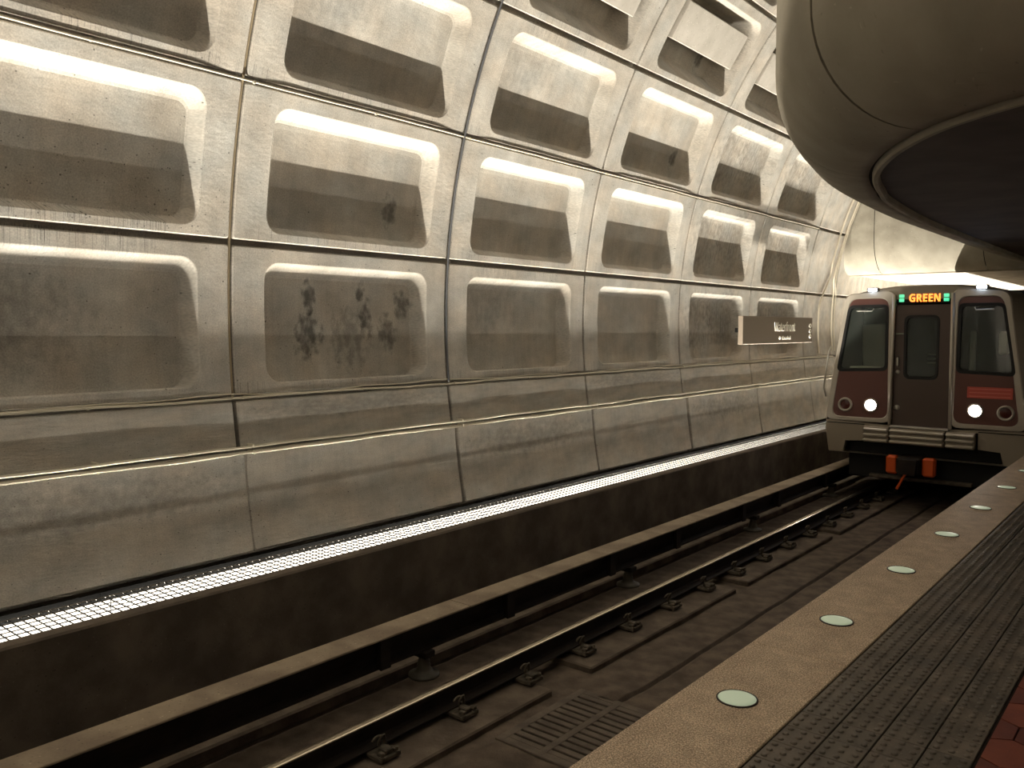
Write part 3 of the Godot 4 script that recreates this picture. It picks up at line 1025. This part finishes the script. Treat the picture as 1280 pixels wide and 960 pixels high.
# ---------------------------------------------------------------- platform
func make_platform() -> void:
	var p := struct("floor", "island platform with a granite edge, a tactile strip and red hexagonal pavers")
	var st := mb()
	prism(st, [Vector2(-1.64, -0.055), Vector2(-1.64, -0.26), Vector2(-1.1, -0.34), Vector2(-1.1, -1.7), Vector2(4.3, -1.7), Vector2(4.3, -0.34), Vector2(4.84, -0.26), Vector2(4.84, -0.055)], -44.0, 9.4)
	obj("platform_slab", st, M.trough, p)
	st = mb()
	box(st, Vector3(1.6, -0.035, -17.3), Vector3(5.66, 0.05, 53.4))
	obj("mortar_bed", st, M.grout, p)
	# granite edge
	st = mb()
	var L := 2.46
	box(st, Vector3(0, -0.035, 0), Vector3(0.464, 0.07, L - 0.005), 0.004)
	var slab := done(st)
	for i in range(-4, 8):
		var o := mesh_node("edge_slab", slab, M.granite, p)
		o.position = Vector3(-1.447, 0, -3.873 - L * (i + 0.5) + L)
	st = mb()
	box(st, Vector3(-1.447, -0.035, -34.0), Vector3(0.464, 0.07, 20.0), 0.004)
	obj("edge_slab", st, M.granite, p)
	# tactile pavers: four columns of square tiles, each with nine domes
	var w := 0.1565
	var len := 0.1545
	st = mb()
	box(st, Vector3(0, -0.012, 0), Vector3(w - 0.006, 0.024, len - 0.004), 0.002)
	var bare := done(st)
	for i in 3:
		for j in 3:
			var c := Transform3D(Basis.IDENTITY, Vector3((i - 1) * 0.051, 0, (j - 1) * 0.0505))
			lathe(st, [Vector2(0.0125, -0.001), Vector2(0.0118, 0.0035), Vector2(0.0085, 0.0062), Vector2(0.0, 0.007)], 10, c)
	var tile := done(st)
	var far_st := mb()
	var count := 0
	for j in 122:
		var z := -1.2 - len * j
		for i in 4:
			var x := -1.2075 + w * (i + 0.5)
			if count < 300 and z < -1.9:
				var o := mesh_node("tactile_tile", tile, M.tile[(i * 7 + j * 5 + (j * j) % 3) % 2], p)
				o.position = Vector3(x, 0, z)
				count += 1
			else:
				far_st.append_from(tile, 0, Transform3D(Basis.IDENTITY, Vector3(x, 0, z)))
	var fo := mesh_node("tactile_paving", far_st.commit(), M.tile[0], p)
	fo.set_meta("kind", "stuff")
	fo.set_meta("label", "rest of the domed tactile strip, receding")
	st = mb()
	box(st, Vector3(-0.895, -0.012, -32.0), Vector3(0.62, 0.024, 24.0))
	box(st, Vector3(-0.895, -0.012, 4.1), Vector3(0.62, 0.024, 10.4))
	obj("tactile_band", st, M.tile[0], p)
	# hexagonal pavers
	var a := 0.13
	var wx := a * sqrt(3.0)
	var far_hex := mb()
	var near := 0
	for r in range(0, 110):
		var cz := -1.0 - 0.09 - 1.5 * a * r + 0.0
		for c in range(-1, 24):
			var cx := -0.5 + wx * (c + 0.5 * (r % 2))
			var hexa := PackedVector2Array()
			for k in 6:
				var ang := TAU * (k + 0.5) / 6.0
				hexa.append(Vector2(cx + (a - 0.004) * cos(ang), cz + (a - 0.004) * sin(ang)))
			var cut := Geometry2D.intersect_polygons(hexa, PackedVector2Array([Vector2(-0.57, 20), Vector2(4.4, 20), Vector2(4.4, -60), Vector2(-0.57, -60)]))
			if cut.is_empty():
				continue
			var is_near: bool = cz > -6.0 and cz < -1.6 and c < 4
			var s2 := mb() if is_near else far_hex
			var poly: Array = []
			for q in cut[0]:
				poly.append(Vector2(q.x, -q.y))
			prism(s2, poly, -0.02, 0.0, Transform3D(Basis(Vector3(1, 0, 0), Vector3(0, 0, -1), Vector3(0, 1, 0)), Vector3.ZERO))
			if is_near:
				obj("hex_paver", s2, M.hex[(r + c * 2) % 2], p)
				near += 1
	var fh := obj("hex_paving", far_hex, M.hex[0], p)
	fh.set_meta("kind", "stuff")
	fh.set_meta("label", "rest of the red hexagonal paving")
	# lights let into the granite
	var names := ["nearest the camera", "second from the camera", "third from the camera", "fourth from the camera", "fifth from the camera", "sixth from the camera", "seventh from the camera", "eighth from the camera", "farthest along, beside the train"]
	for i in 9:
		var o := thing("edge_light", "round flush platform edge light, " + names[i], "floor light", Vector3(-1.455, 0.0005, -3.22 - 1.222 * i), "round lights along the platform edge")
		var s1 := mb(true)
		lathe(s1, [Vector2(0.086, 0.0), Vector2(0.086, 0.004), Vector2(0.079, 0.005), Vector2(0.079, 0.0015)], 40)
		obj("rim", s1, M.edge_rim, o)
		s1 = mb(true)
		lathe(s1, [Vector2(0.079, 0.0), Vector2(0.079, 0.004), Vector2(0.05, 0.0052), Vector2(0.0, 0.0056)], 40)
		obj("lens", s1, M.edge_lens, o)

# ---------------------------------------------------------------- sign
func text(called: String, s: String, size: float, at: Vector3, b: Basis, m: Material, parent: Node, bold := 500, squeeze := 1.0) -> MeshInstance3D:
	var f := SystemFont.new()
	f.font_names = PackedStringArray(["Droid Sans"])
	f.font_weight = bold
	var t := TextMesh.new()
	t.text = s
	t.font = f
	t.font_size = 64
	t.pixel_size = size / 64.0
	t.depth = 0.012
	var o := mesh_node(called, t, m, parent)
	o.basis = b.scaled_local(Vector3(squeeze, 1, 1))
	o.position = at
	return o

func make_sign() -> void:
	var L := 3.3
	var o := thing("station_sign", "long brown station name board with white lettering standing off the vault", "sign", Vector3(-6.23, 1.29, -15.3))
	var st := mb()
	box(st, Vector3(0, 0.25, 0), Vector3(0.09, 0.5, L), 0.006)
	obj("board", st, M.sign, o)
	for z in [-1.2, 1.2]:
		st = mb()
		box(st, Vector3(-0.17, 0.25, z), Vector3(0.26, 0.08, 0.06), 0.005)
		obj("mounting_arm", st, M.black, o)
	var b := Basis(Vector3(0, 0, -1), Vector3(0, 1, 0), Vector3(1, 0, 0))
	text("lettering", "Waterfront", 0.23, Vector3(0.047, 0.31, -0.22), b, M.letter, o, 400, 0.9)
	text("lettering", "Greenbelt", 0.095, Vector3(0.047, 0.105, -0.3), b, M.letter, o, 400)
	st = mb(true)
	lathe(st, [Vector2(0.032, 0.0), Vector2(0.032, 0.008), Vector2(0.0, 0.009)], 20, Transform3D(Basis(Vector3(0, 0, 1), Vector3(1, 0, 0), Vector3(0, 1, 0)), Vector3(0.045, 0.108, 0.03)))
	obj("line_dot", st, M.letter, o)
	# column of small symbols at the far end of the board
	for i in 3:
		st = mb(true)
		var pts := []
		for k in 17:
			var a := TAU * k / 16.0
			pts.append(Vector3(0.048, 0.34 - 0.105 * i + 0.036 * sin(a), -1.52 + 0.05 * cos(a)))
		tube(st, pts, 0.009, 5, false)
		obj("symbol", st, M.letter, o)

# ---------------------------------------------------------------- train
func half_to_full(h: Array) -> Array:                        # right half from the bottom up -> closed, counter-clockwise
	var out := h.duplicate()
	for i in range(h.size() - 1, -1, -1):
		if h[i].x > 0.001:
			out.append(Vector2(-h[i].x, h[i].y))
	return out

func disc(st: SurfaceTool, at: Vector3, prof: Array, segs := 28) -> void:     # lathe looking along +z
	lathe(st, prof, segs, Transform3D(Basis(Vector3(1, 0, 0), Vector3(0, 0, 1), Vector3(0, -1, 0)), at))

func mirror4(c: Array) -> Array:
	return [Vector2(-c[1].x, c[1].y), Vector2(-c[0].x, c[0].y), Vector2(-c[3].x, c[3].y), Vector2(-c[2].x, c[2].y)]

func make_train() -> void:
	var t := thing("subway_train", "silver and dark brown subway train arriving with headlights lit", "train", Vector3(TRACKX, RAILY, -14.0))
	# body: profile from the sill up
	var body := half_to_full([Vector2(1.47, 0.55), Vector2(1.53, 0.95), Vector2(1.545, 1.25), Vector2(1.53, 1.7), Vector2(1.46, 2.3), Vector2(1.36, 2.82), Vector2(1.27, 3.03), Vector2(1.08, 3.16), Vector2(0.78, 3.235), Vector2(0.4, 3.275), Vector2(0.0, 3.285)])
	var nose := half_to_full([Vector2(1.40, 0.55), Vector2(1.455, 0.95), Vector2(1.45, 1.2), Vector2(1.395, 1.6), Vector2(1.31, 2.2), Vector2(1.225, 2.8), Vector2(1.18, 3.0), Vector2(1.06, 3.13), Vector2(0.78, 3.205), Vector2(0.4, 3.25), Vector2(0.0, 3.262)])
	var nose2 := []
	for q in nose:
		nose2.append(Vector2(q.x * 0.985, 0.55 + (q.y - 0.55) * 0.99))
	var st := mb(true)
	loft(st, [at_z(nose2, 0.0), at_z(nose, -0.05), at_z(body, -0.7), at_z(body, -22.8)])
	obj("body_shell", st, M.silver_dull, t)
	st = mb()
	plate(st, body, -22.8, true)
	obj("rear_end", st, M.brown, t)
	st = mb()
	box(st, Vector3(0, 0.98, -11.6), Vector3(2.9, 0.06, 22.3))
	obj("cab_floor", st, M.cab_dark, t)
	# brow above the face
	var brow := [Vector2(-1.15, 3.04), Vector2(1.15, 3.04), Vector2(1.04, 3.13), Vector2(0.77, 3.18), Vector2(0.4, 3.225), Vector2(0.0, 3.238), Vector2(-0.4, 3.225), Vector2(-0.77, 3.18), Vector2(-1.04, 3.13)]
	st = mb()
	prism(st, brow, -0.1, -0.008)
	obj("roof_brow", st, M.silver_dull, t)
	# the two windscreen panels
	var outer := [Vector2(-1.455, 1.07), Vector2(-0.425, 1.07), Vector2(-0.405, 3.19), Vector2(-1.165, 3.14)]
	var inner := [Vector2(-1.345, 1.145), Vector2(-0.475, 1.145), Vector2(-0.5, 3.06), Vector2(-1.09, 3.06)]
	var win := [Vector2(-1.265, 1.9), Vector2(-0.51, 1.93), Vector2(-0.52, 2.945), Vector2(-1.1, 2.94)]
	for s in [0, 1]:
		var o4: Array = outer if s == 0 else mirror4(outer)
		var i4: Array = inner if s == 0 else mirror4(inner)
		var w4: Array = win if s == 0 else mirror4(win)
		st = mb()
		loft(st, [at_z(rpoly(o4, 0.14), -0.12), at_z(rpoly(o4, 0.14), 0.0), at_z(rpoly(shrink(o4, 0.012), 0.13), 0.018), at_z(rpoly(shrink(i4, -0.012), 0.15), 0.02), at_z(rpoly(i4, 0.14), 0.008)])
		var fr := obj("windscreen_surround", st, M.silver, t)
		st = mb()
		loft(st, [at_z(rpoly(i4, 0.14), 0.008), at_z(rpoly(shrink(w4, -0.02), 0.09), 0.01), at_z(rpoly(shrink(w4, -0.02), 0.09), 0.0)])
		obj("mask_panel", st, M.maroon, fr)
		st = mb()
		loft(st, [at_z(rpoly(shrink(w4, -0.022), 0.09), 0.008), at_z(rpoly(shrink(w4, -0.018), 0.09), 0.02), at_z(rpoly(shrink(w4, 0.022), 0.075), 0.02), at_z(rpoly(shrink(w4, 0.03), 0.07), -0.04)])
		obj("gasket", st, M.rubber, fr)
		st = mb()
		plate(st, rpoly(shrink(w4, 0.015), 0.08), -0.012)
		obj("windscreen", st, M.glass, fr)
		var sx := -1.0 if s == 0 else 1.0
		st = mb()
		tube(st, [Vector3(sx * 0.72, 2.9, 0.03), Vector3(sx * 0.74, 2.86, 0.05), Vector3(sx * 0.98, 2.865, 0.05)], 0.011, 6)
		obj("wiper", st, M.galv, fr)
		# headlamp and the unlit lamp beside it
		var hx := -0.73 if s == 0 else 0.77
		var hb := mb(true)
		disc(hb, Vector3(hx, 1.35, 0.0), [Vector2(0.112, 0.0), Vector2(0.112, 0.03), Vector2(0.095, 0.04), Vector2(0.085, 0.03)])
		var hl := obj("headlight", hb, M.silver, t)
		hb = mb(true)
		disc(hb, Vector3(hx, 1.35, 0.0), [Vector2(0.086, 0.02), Vector2(0.08, 0.036), Vector2(0.05, 0.048), Vector2(0.0, 0.053)])
		obj("headlight_lens", hb, M.head, hl)
		var sp := SpotLight3D.new()
		sp.name = "headlight_beam"
		hl.add_child(sp, true)
		sp.position = Vector3(hx, 1.35, 0.08)
		sp.basis = Basis(Vector3(-1, 0, 0), Vector3(0, 1, 0), Vector3(0, 0, -1)) * Basis(Vector3.RIGHT, deg_to_rad(-4.0))
		sp.spot_angle = 22.0
		sp.spot_angle_attenuation = 1.0
		sp.light_energy = 1.4
		sp.light_color = Color(1.0, 0.95, 0.9)
		sp.light_size = 0.08
		sp.spot_range = 60.0
		sp.shadow_enabled = true
		var tx := -1.13 if s == 0 else 1.17
		hb = mb(true)
		disc(hb, Vector3(tx, 1.34, 0.0), [Vector2(0.115, 0.0), Vector2(0.115, 0.03), Vector2(0.1, 0.04), Vector2(0.08, 0.03), Vector2(0.078, 0.012)])
		var tl := obj("tail_light", hb, M.silver, t)
		hb = mb(true)
		disc(hb, Vector3(tx, 1.34, 0.0), [Vector2(0.079, 0.012), Vector2(0.06, 0.02), Vector2(0.0, 0.024)])
		obj("tail_light_lens", hb, M.red_lens, tl)
		# marker lamp on the brow
		var mx := -0.75 if s == 0 else 0.8
		st = mb()
		box(st, Vector3(mx, 3.2, -0.03), Vector3(0.18, 0.07, 0.1), 0.015)
		var mk := obj("marker_light", st, M.silver_dull, t)
		st = mb()
		box(st, Vector3(mx, 3.2, 0.022), Vector3(0.13, 0.046, 0.012), 0.005)
		obj("marker_light_lens", st, M.marker, mk)
		var om := OmniLight3D.new()
		om.name = "marker_glow"
		mk.add_child(om, true)
		om.position = Vector3(mx, 3.2, 0.06)
		om.light_color = Color(0.8, 0.88, 1.0)
		om.light_energy = 0.02
		om.light_size = 0.03
		om.omni_range = 20.0
		om.shadow_enabled = true
	# number panel on the platform side
	st = mb()
	box(st, Vector3(0.955, 1.625, 0.014), Vector3(0.6, 0.17, 0.012), 0.004)
	var num := obj("number_panel", st, M.plate_red, t)
	for i in 3:
		st = mb()
		box(st, Vector3(0.955, 1.57 + 0.055 * i, 0.021), Vector3(0.54, 0.014, 0.004))
		obj("stripe", st, M.plate_pale, num)
	# front door
	var door := [Vector2(-0.415, 1.04), Vector2(0.415, 1.04), Vector2(0.405, 2.95), Vector2(-0.395, 2.95)]
	var dw := [Vector2(-0.235, 1.82), Vector2(0.205, 1.82), Vector2(0.21, 2.76), Vector2(-0.24, 2.76)]
	st = mb()
	loft(st, [at_z(rpoly(door, 0.02), -0.1), at_z(rpoly(door, 0.02), -0.03), at_z(rpoly(shrink(dw, -0.03), 0.11), -0.03), at_z(rpoly(shrink(dw, -0.03), 0.11), -0.05)])
	var dn := obj("front_door", st, M.brown, t)
	st = mb()
	loft(st, [at_z(rpoly(shrink(dw, -0.034), 0.11), -0.035), at_z(rpoly(shrink(dw, -0.03), 0.11), -0.02), at_z(rpoly(shrink(dw, 0.006), 0.09), -0.02), at_z(rpoly(shrink(dw, 0.012), 0.09), -0.06)])
	obj("window_gasket", st, M.rubber, dn)
	st = mb()
	plate(st, rpoly(dw, 0.09), -0.045)
	obj("door_window", st, M.glass, dn)
	st = mb()
	box(st, Vector3(-0.345, 2.06, 0.0), Vector3(0.03, 0.14, 0.05), 0.01)
	obj("door_handle", st, M.galv, dn)
	st = mb(true)
	disc(st, Vector3(-0.345, 1.9, -0.03), [Vector2(0.035, 0.0), Vector2(0.03, 0.02), Vector2(0.0, 0.026)], 16)
	obj("door_lock", st, M.galv, dn)
	st = mb(true)
	disc(st, Vector3(-0.345, 1.33, -0.03), [Vector2(0.045, 0.0), Vector2(0.04, 0.025), Vector2(0.0, 0.035)], 16)
	obj("door_button", st, M.galv, dn)
	st = mb()
	box(st, Vector3(-0.33, 2.5, -0.015), Vector3(0.12, 0.025, 0.03), 0.006)
	obj("door_grip", st, M.cab, dn)
	for x in [-0.435, 0.435]:
		st = mb(true)
		tube(st, [Vector3(x, 1.05, 0.02), Vector3(x * 0.985, 2.0, 0.03), Vector3(x * 0.965, 3.12, 0.02)], 0.027, 8)
		obj("door_post", st, M.silver, t)
	st = mb()
	box(st, Vector3(0, 1.035, 0.02), Vector3(0.84, 0.03, 0.12), 0.008)
	obj("door_sill", st, M.galv, t)
	# destination display
	st = mb()
	box(st, Vector3(0.0, 3.06, -0.04), Vector3(0.78, 0.17, 0.06), 0.008)
	var ds := obj("destination_display", st, M.black, t)
	text("display_lettering", "GREEN", 0.165, Vector3(0.02, 3.055, -0.006), Basis.IDENTITY, M.led, ds, 700, 0.86)
	for x in [-0.315, 0.325]:
		for y in [3.025, 3.09]:
			st = mb()
			box(st, Vector3(x, y, -0.006), Vector3(0.075, 0.05, 0.012), 0.008)
			obj("display_lamp", st, M.led_green, ds)
	var dl := AreaLight3D.new()
	dl.name = "display_light"
	ds.add_child(dl, true)
	dl.area_size = Vector2(0.4, 0.12)
	dl.position = Vector3(0.0, 3.06, 0.02)
	dl.basis = Basis(Vector3(-1, 0, 0), Vector3(0, 1, 0), Vector3(0, 0, -1))
	dl.light_color = Color(1.0, 0.4, 0.05)
	dl.light_energy = 0.01
	dl.area_range = 20.0
	dl.shadow_enabled = true
	# what can be seen through the windows
	st = mb()
	box(st, Vector3(0, 2.1, -1.55), Vector3(2.7, 2.2, 0.05))
	obj("cab_wall", st, M.cab_dark, t)
	st = mb()
	box(st, Vector3(-0.86, 2.2, -0.62), Vector3(0.42, 0.92, 0.06), 0.02, Basis(Vector3.BACK, 0.06))
	obj("cab_locker", st, M.cab, t)
	st = mb()
	box(st, Vector3(-0.85, 1.93, -0.14), Vector3(0.5, 0.08, 0.2), 0.015)
	obj("cab_sill", st, M.cab_pale, t)
	st = mb()
	box(st, Vector3(0.86, 1.88, -0.16), Vector3(0.6, 0.1, 0.24), 0.015)
	obj("cab_console", st, M.cab, t)
	st = mb()
	box(st, Vector3(0.65, 2.2, -0.3), Vector3(0.08, 0.7, 0.1), 0.02)
	obj("cab_post", st, M.cab, t)
	st = mb()
	box(st, Vector3(1.05, 2.36, -0.4), Vector3(0.14, 0.36, 0.08), 0.03)
	obj("sun_visor", st, M.cab_pale, t)
	for i in 3:
		st = mb()
		box(st, Vector3(0.05, 2.02 + 0.07 * i, -0.9), Vector3(0.36, 0.03, 0.03), 0.008)
		obj("seat_rail", st, M.cab, t)
	# anticlimber: three ribbed lengths
	for a in [[-0.81, -0.43], [-0.41, 0.375], [0.395, 0.79]]:
		st = mb()
		var cx: float = (a[0] + a[1]) / 2
		box(st, Vector3(cx, 0.885, 0.02), Vector3(a[1] - a[0], 0.25, 0.12), 0.006)
		var ac := obj("anticlimber", st, M.silver_dull, t)
		for i in 3:
			st = mb()
			box(st, Vector3(cx, 0.8 + 0.085 * i, 0.11), Vector3(a[1] - a[0] - 0.01, 0.04, 0.09), 0.012)
			obj("rib", st, M.silver, ac)
	# lower corners
	for s in [-1.0, 1.0]:
		st = mb()
		prism(st, [Vector2(s * 1.43, 1.075), Vector2(s * 0.43, 1.04), Vector2(s * 0.43, 1.01), Vector2(s * 0.82, 1.01), Vector2(s * 0.82, 0.765), Vector2(s * 1.12, 0.745), Vector2(s * 1.16, 0.56), Vector2(s * 1.39, 0.56), Vector2(s * 1.45, 0.95)], -0.1, 0.0)
		var sk := obj("corner_skirt", st, M.silver_dull, t)
		st = mb()
		box(st, Vector3(s * 1.12, 1.03, 0.002), Vector3(0.6, 0.014, 0.012))
		obj("trim_strip", st, M.rubber, sk)
	# side mirror-like grab iron on the far corner
	st = mb(true)
	tube(st, [Vector3(-1.47, 1.45, -0.05), Vector3(-1.5, 1.6, -0.02), Vector3(-1.43, 2.2, -0.02), Vector3(-1.4, 2.3, -0.05)], 0.014, 6)
	obj("grab_iron", st, M.galv, t)
	# under the floor
	st = mb()
	box(st, Vector3(0, 0.45, -1.2), Vector3(2.24, 0.62, 2.0), 0.02)
	box(st, Vector3(0, 0.6, -12.0), Vector3(2.5, 0.5, 20.0), 0.02)
	obj("underframe", st, M.black, t)
	st = mb()
	box(st, Vector3(0.0, 0.2, -0.1), Vector3(1.5, 0.06, 0.08), 0.01)
	obj("lower_beam", st, M.clip, t)
	st = mb()
	box(st, Vector3(-0.08, 0.45, 0.02), Vector3(0.36, 0.27, 0.5), 0.03)
	prism(st, [Vector2(-0.2, 0.33), Vector2(0.04, 0.33), Vector2(0.06, 0.56), Vector2(-0.22, 0.56)], 0.25, 0.36)
	var cp := obj("coupler", st, M.rail, t)
	for x in [[-0.335, 0.17], [0.2, 0.185]]:
		st = mb()
		box(st, Vector3(x[0], 0.45, 0.16), Vector3(x[1], 0.29, 0.14), 0.03)
		obj("orange_cover", st, M.orange, cp)
	st = mb()
	box(st, Vector3(-0.18, 0.2, 0.25), Vector3(0.04, 0.28, 0.03), 0.008, Basis(Vector3.BACK, -0.45))
	obj("release_lever", st, M.orange, cp)
	for zz in [-2.0, -4.2, -18.4, -20.6]:
		st = mb(true)
		for s in [-1.0, 1.0]:
			var bb := Basis(Vector3(0, 0, 1), Vector3(1, 0, 0), Vector3(0, 1, 0))
			lathe(st, [Vector2(0.0, -0.065), Vector2(0.30, -0.065), Vector2(0.36, -0.05), Vector2(0.36, 0.06), Vector2(0.2, 0.06), Vector2(0.18, 0.02), Vector2(0.0, 0.02)], 28, Transform3D(bb, Vector3(s * 0.74, 0.361, zz)))
		tube(st, [Vector3(-0.75, 0.361, zz), Vector3(0.75, 0.361, zz)], 0.07, 10)
		obj("wheelset", st, M.rail, t)
	# side windows
	for s in [-1.0, 1.0]:
		for i in 8:
			st = mb()
			box(st, Vector3(s * 1.475, 2.2, -3.2 - 2.5 * i), Vector3(0.03, 0.75, 1.5), 0.01, Basis(Vector3.BACK, s * 0.13))
			obj("side_window", st, M.black, t)

# ---------------------------------------------------------------- scene
func _ready() -> void:
	var cam := Camera3D.new()
	cam.name = "camera"
	add_child(cam)
	cam.position = Vector3(0, 1.55, 0)
	cam.rotation = Vector3(deg_to_rad(-3.741), deg_to_rad(39.854), 0)
	cam.fov = rad_to_deg(2.0 * atan(480.0 / 1040.0))
	cam.near = 0.05
	cam.far = 120.0
	cam.current = true
	var we := WorldEnvironment.new()
	we.name = "environment"
	add_child(we)
	var env := Environment.new()
	env.background_mode = Environment.BG_COLOR
	env.background_color = Color(0, 0, 0)
	env.tonemap_mode = Environment.TONE_MAPPER_LINEAR
	env.tonemap_exposure = 1.0
	env.sdfgi_enabled = true
	env.ssao_enabled = true
	env.ssil_enabled = true
	we.environment = env
	make_materials()
	var sb := mb()                                            # box that stands in the upper coffers, in vault axes
	var q := RV + 0.2
	box(sb, Vector3(-q, 0.06, -BAY / 2 - 0.02), Vector3(0.34, 0.5, 1.72), 0.01)
	M.acoustic_box = done(sb)
	make_vault()
	make_trough()
	make_platform()
	make_bed()
	make_mezzanine()
	make_rails()
	make_train()
	make_sign()
	make_conduits()
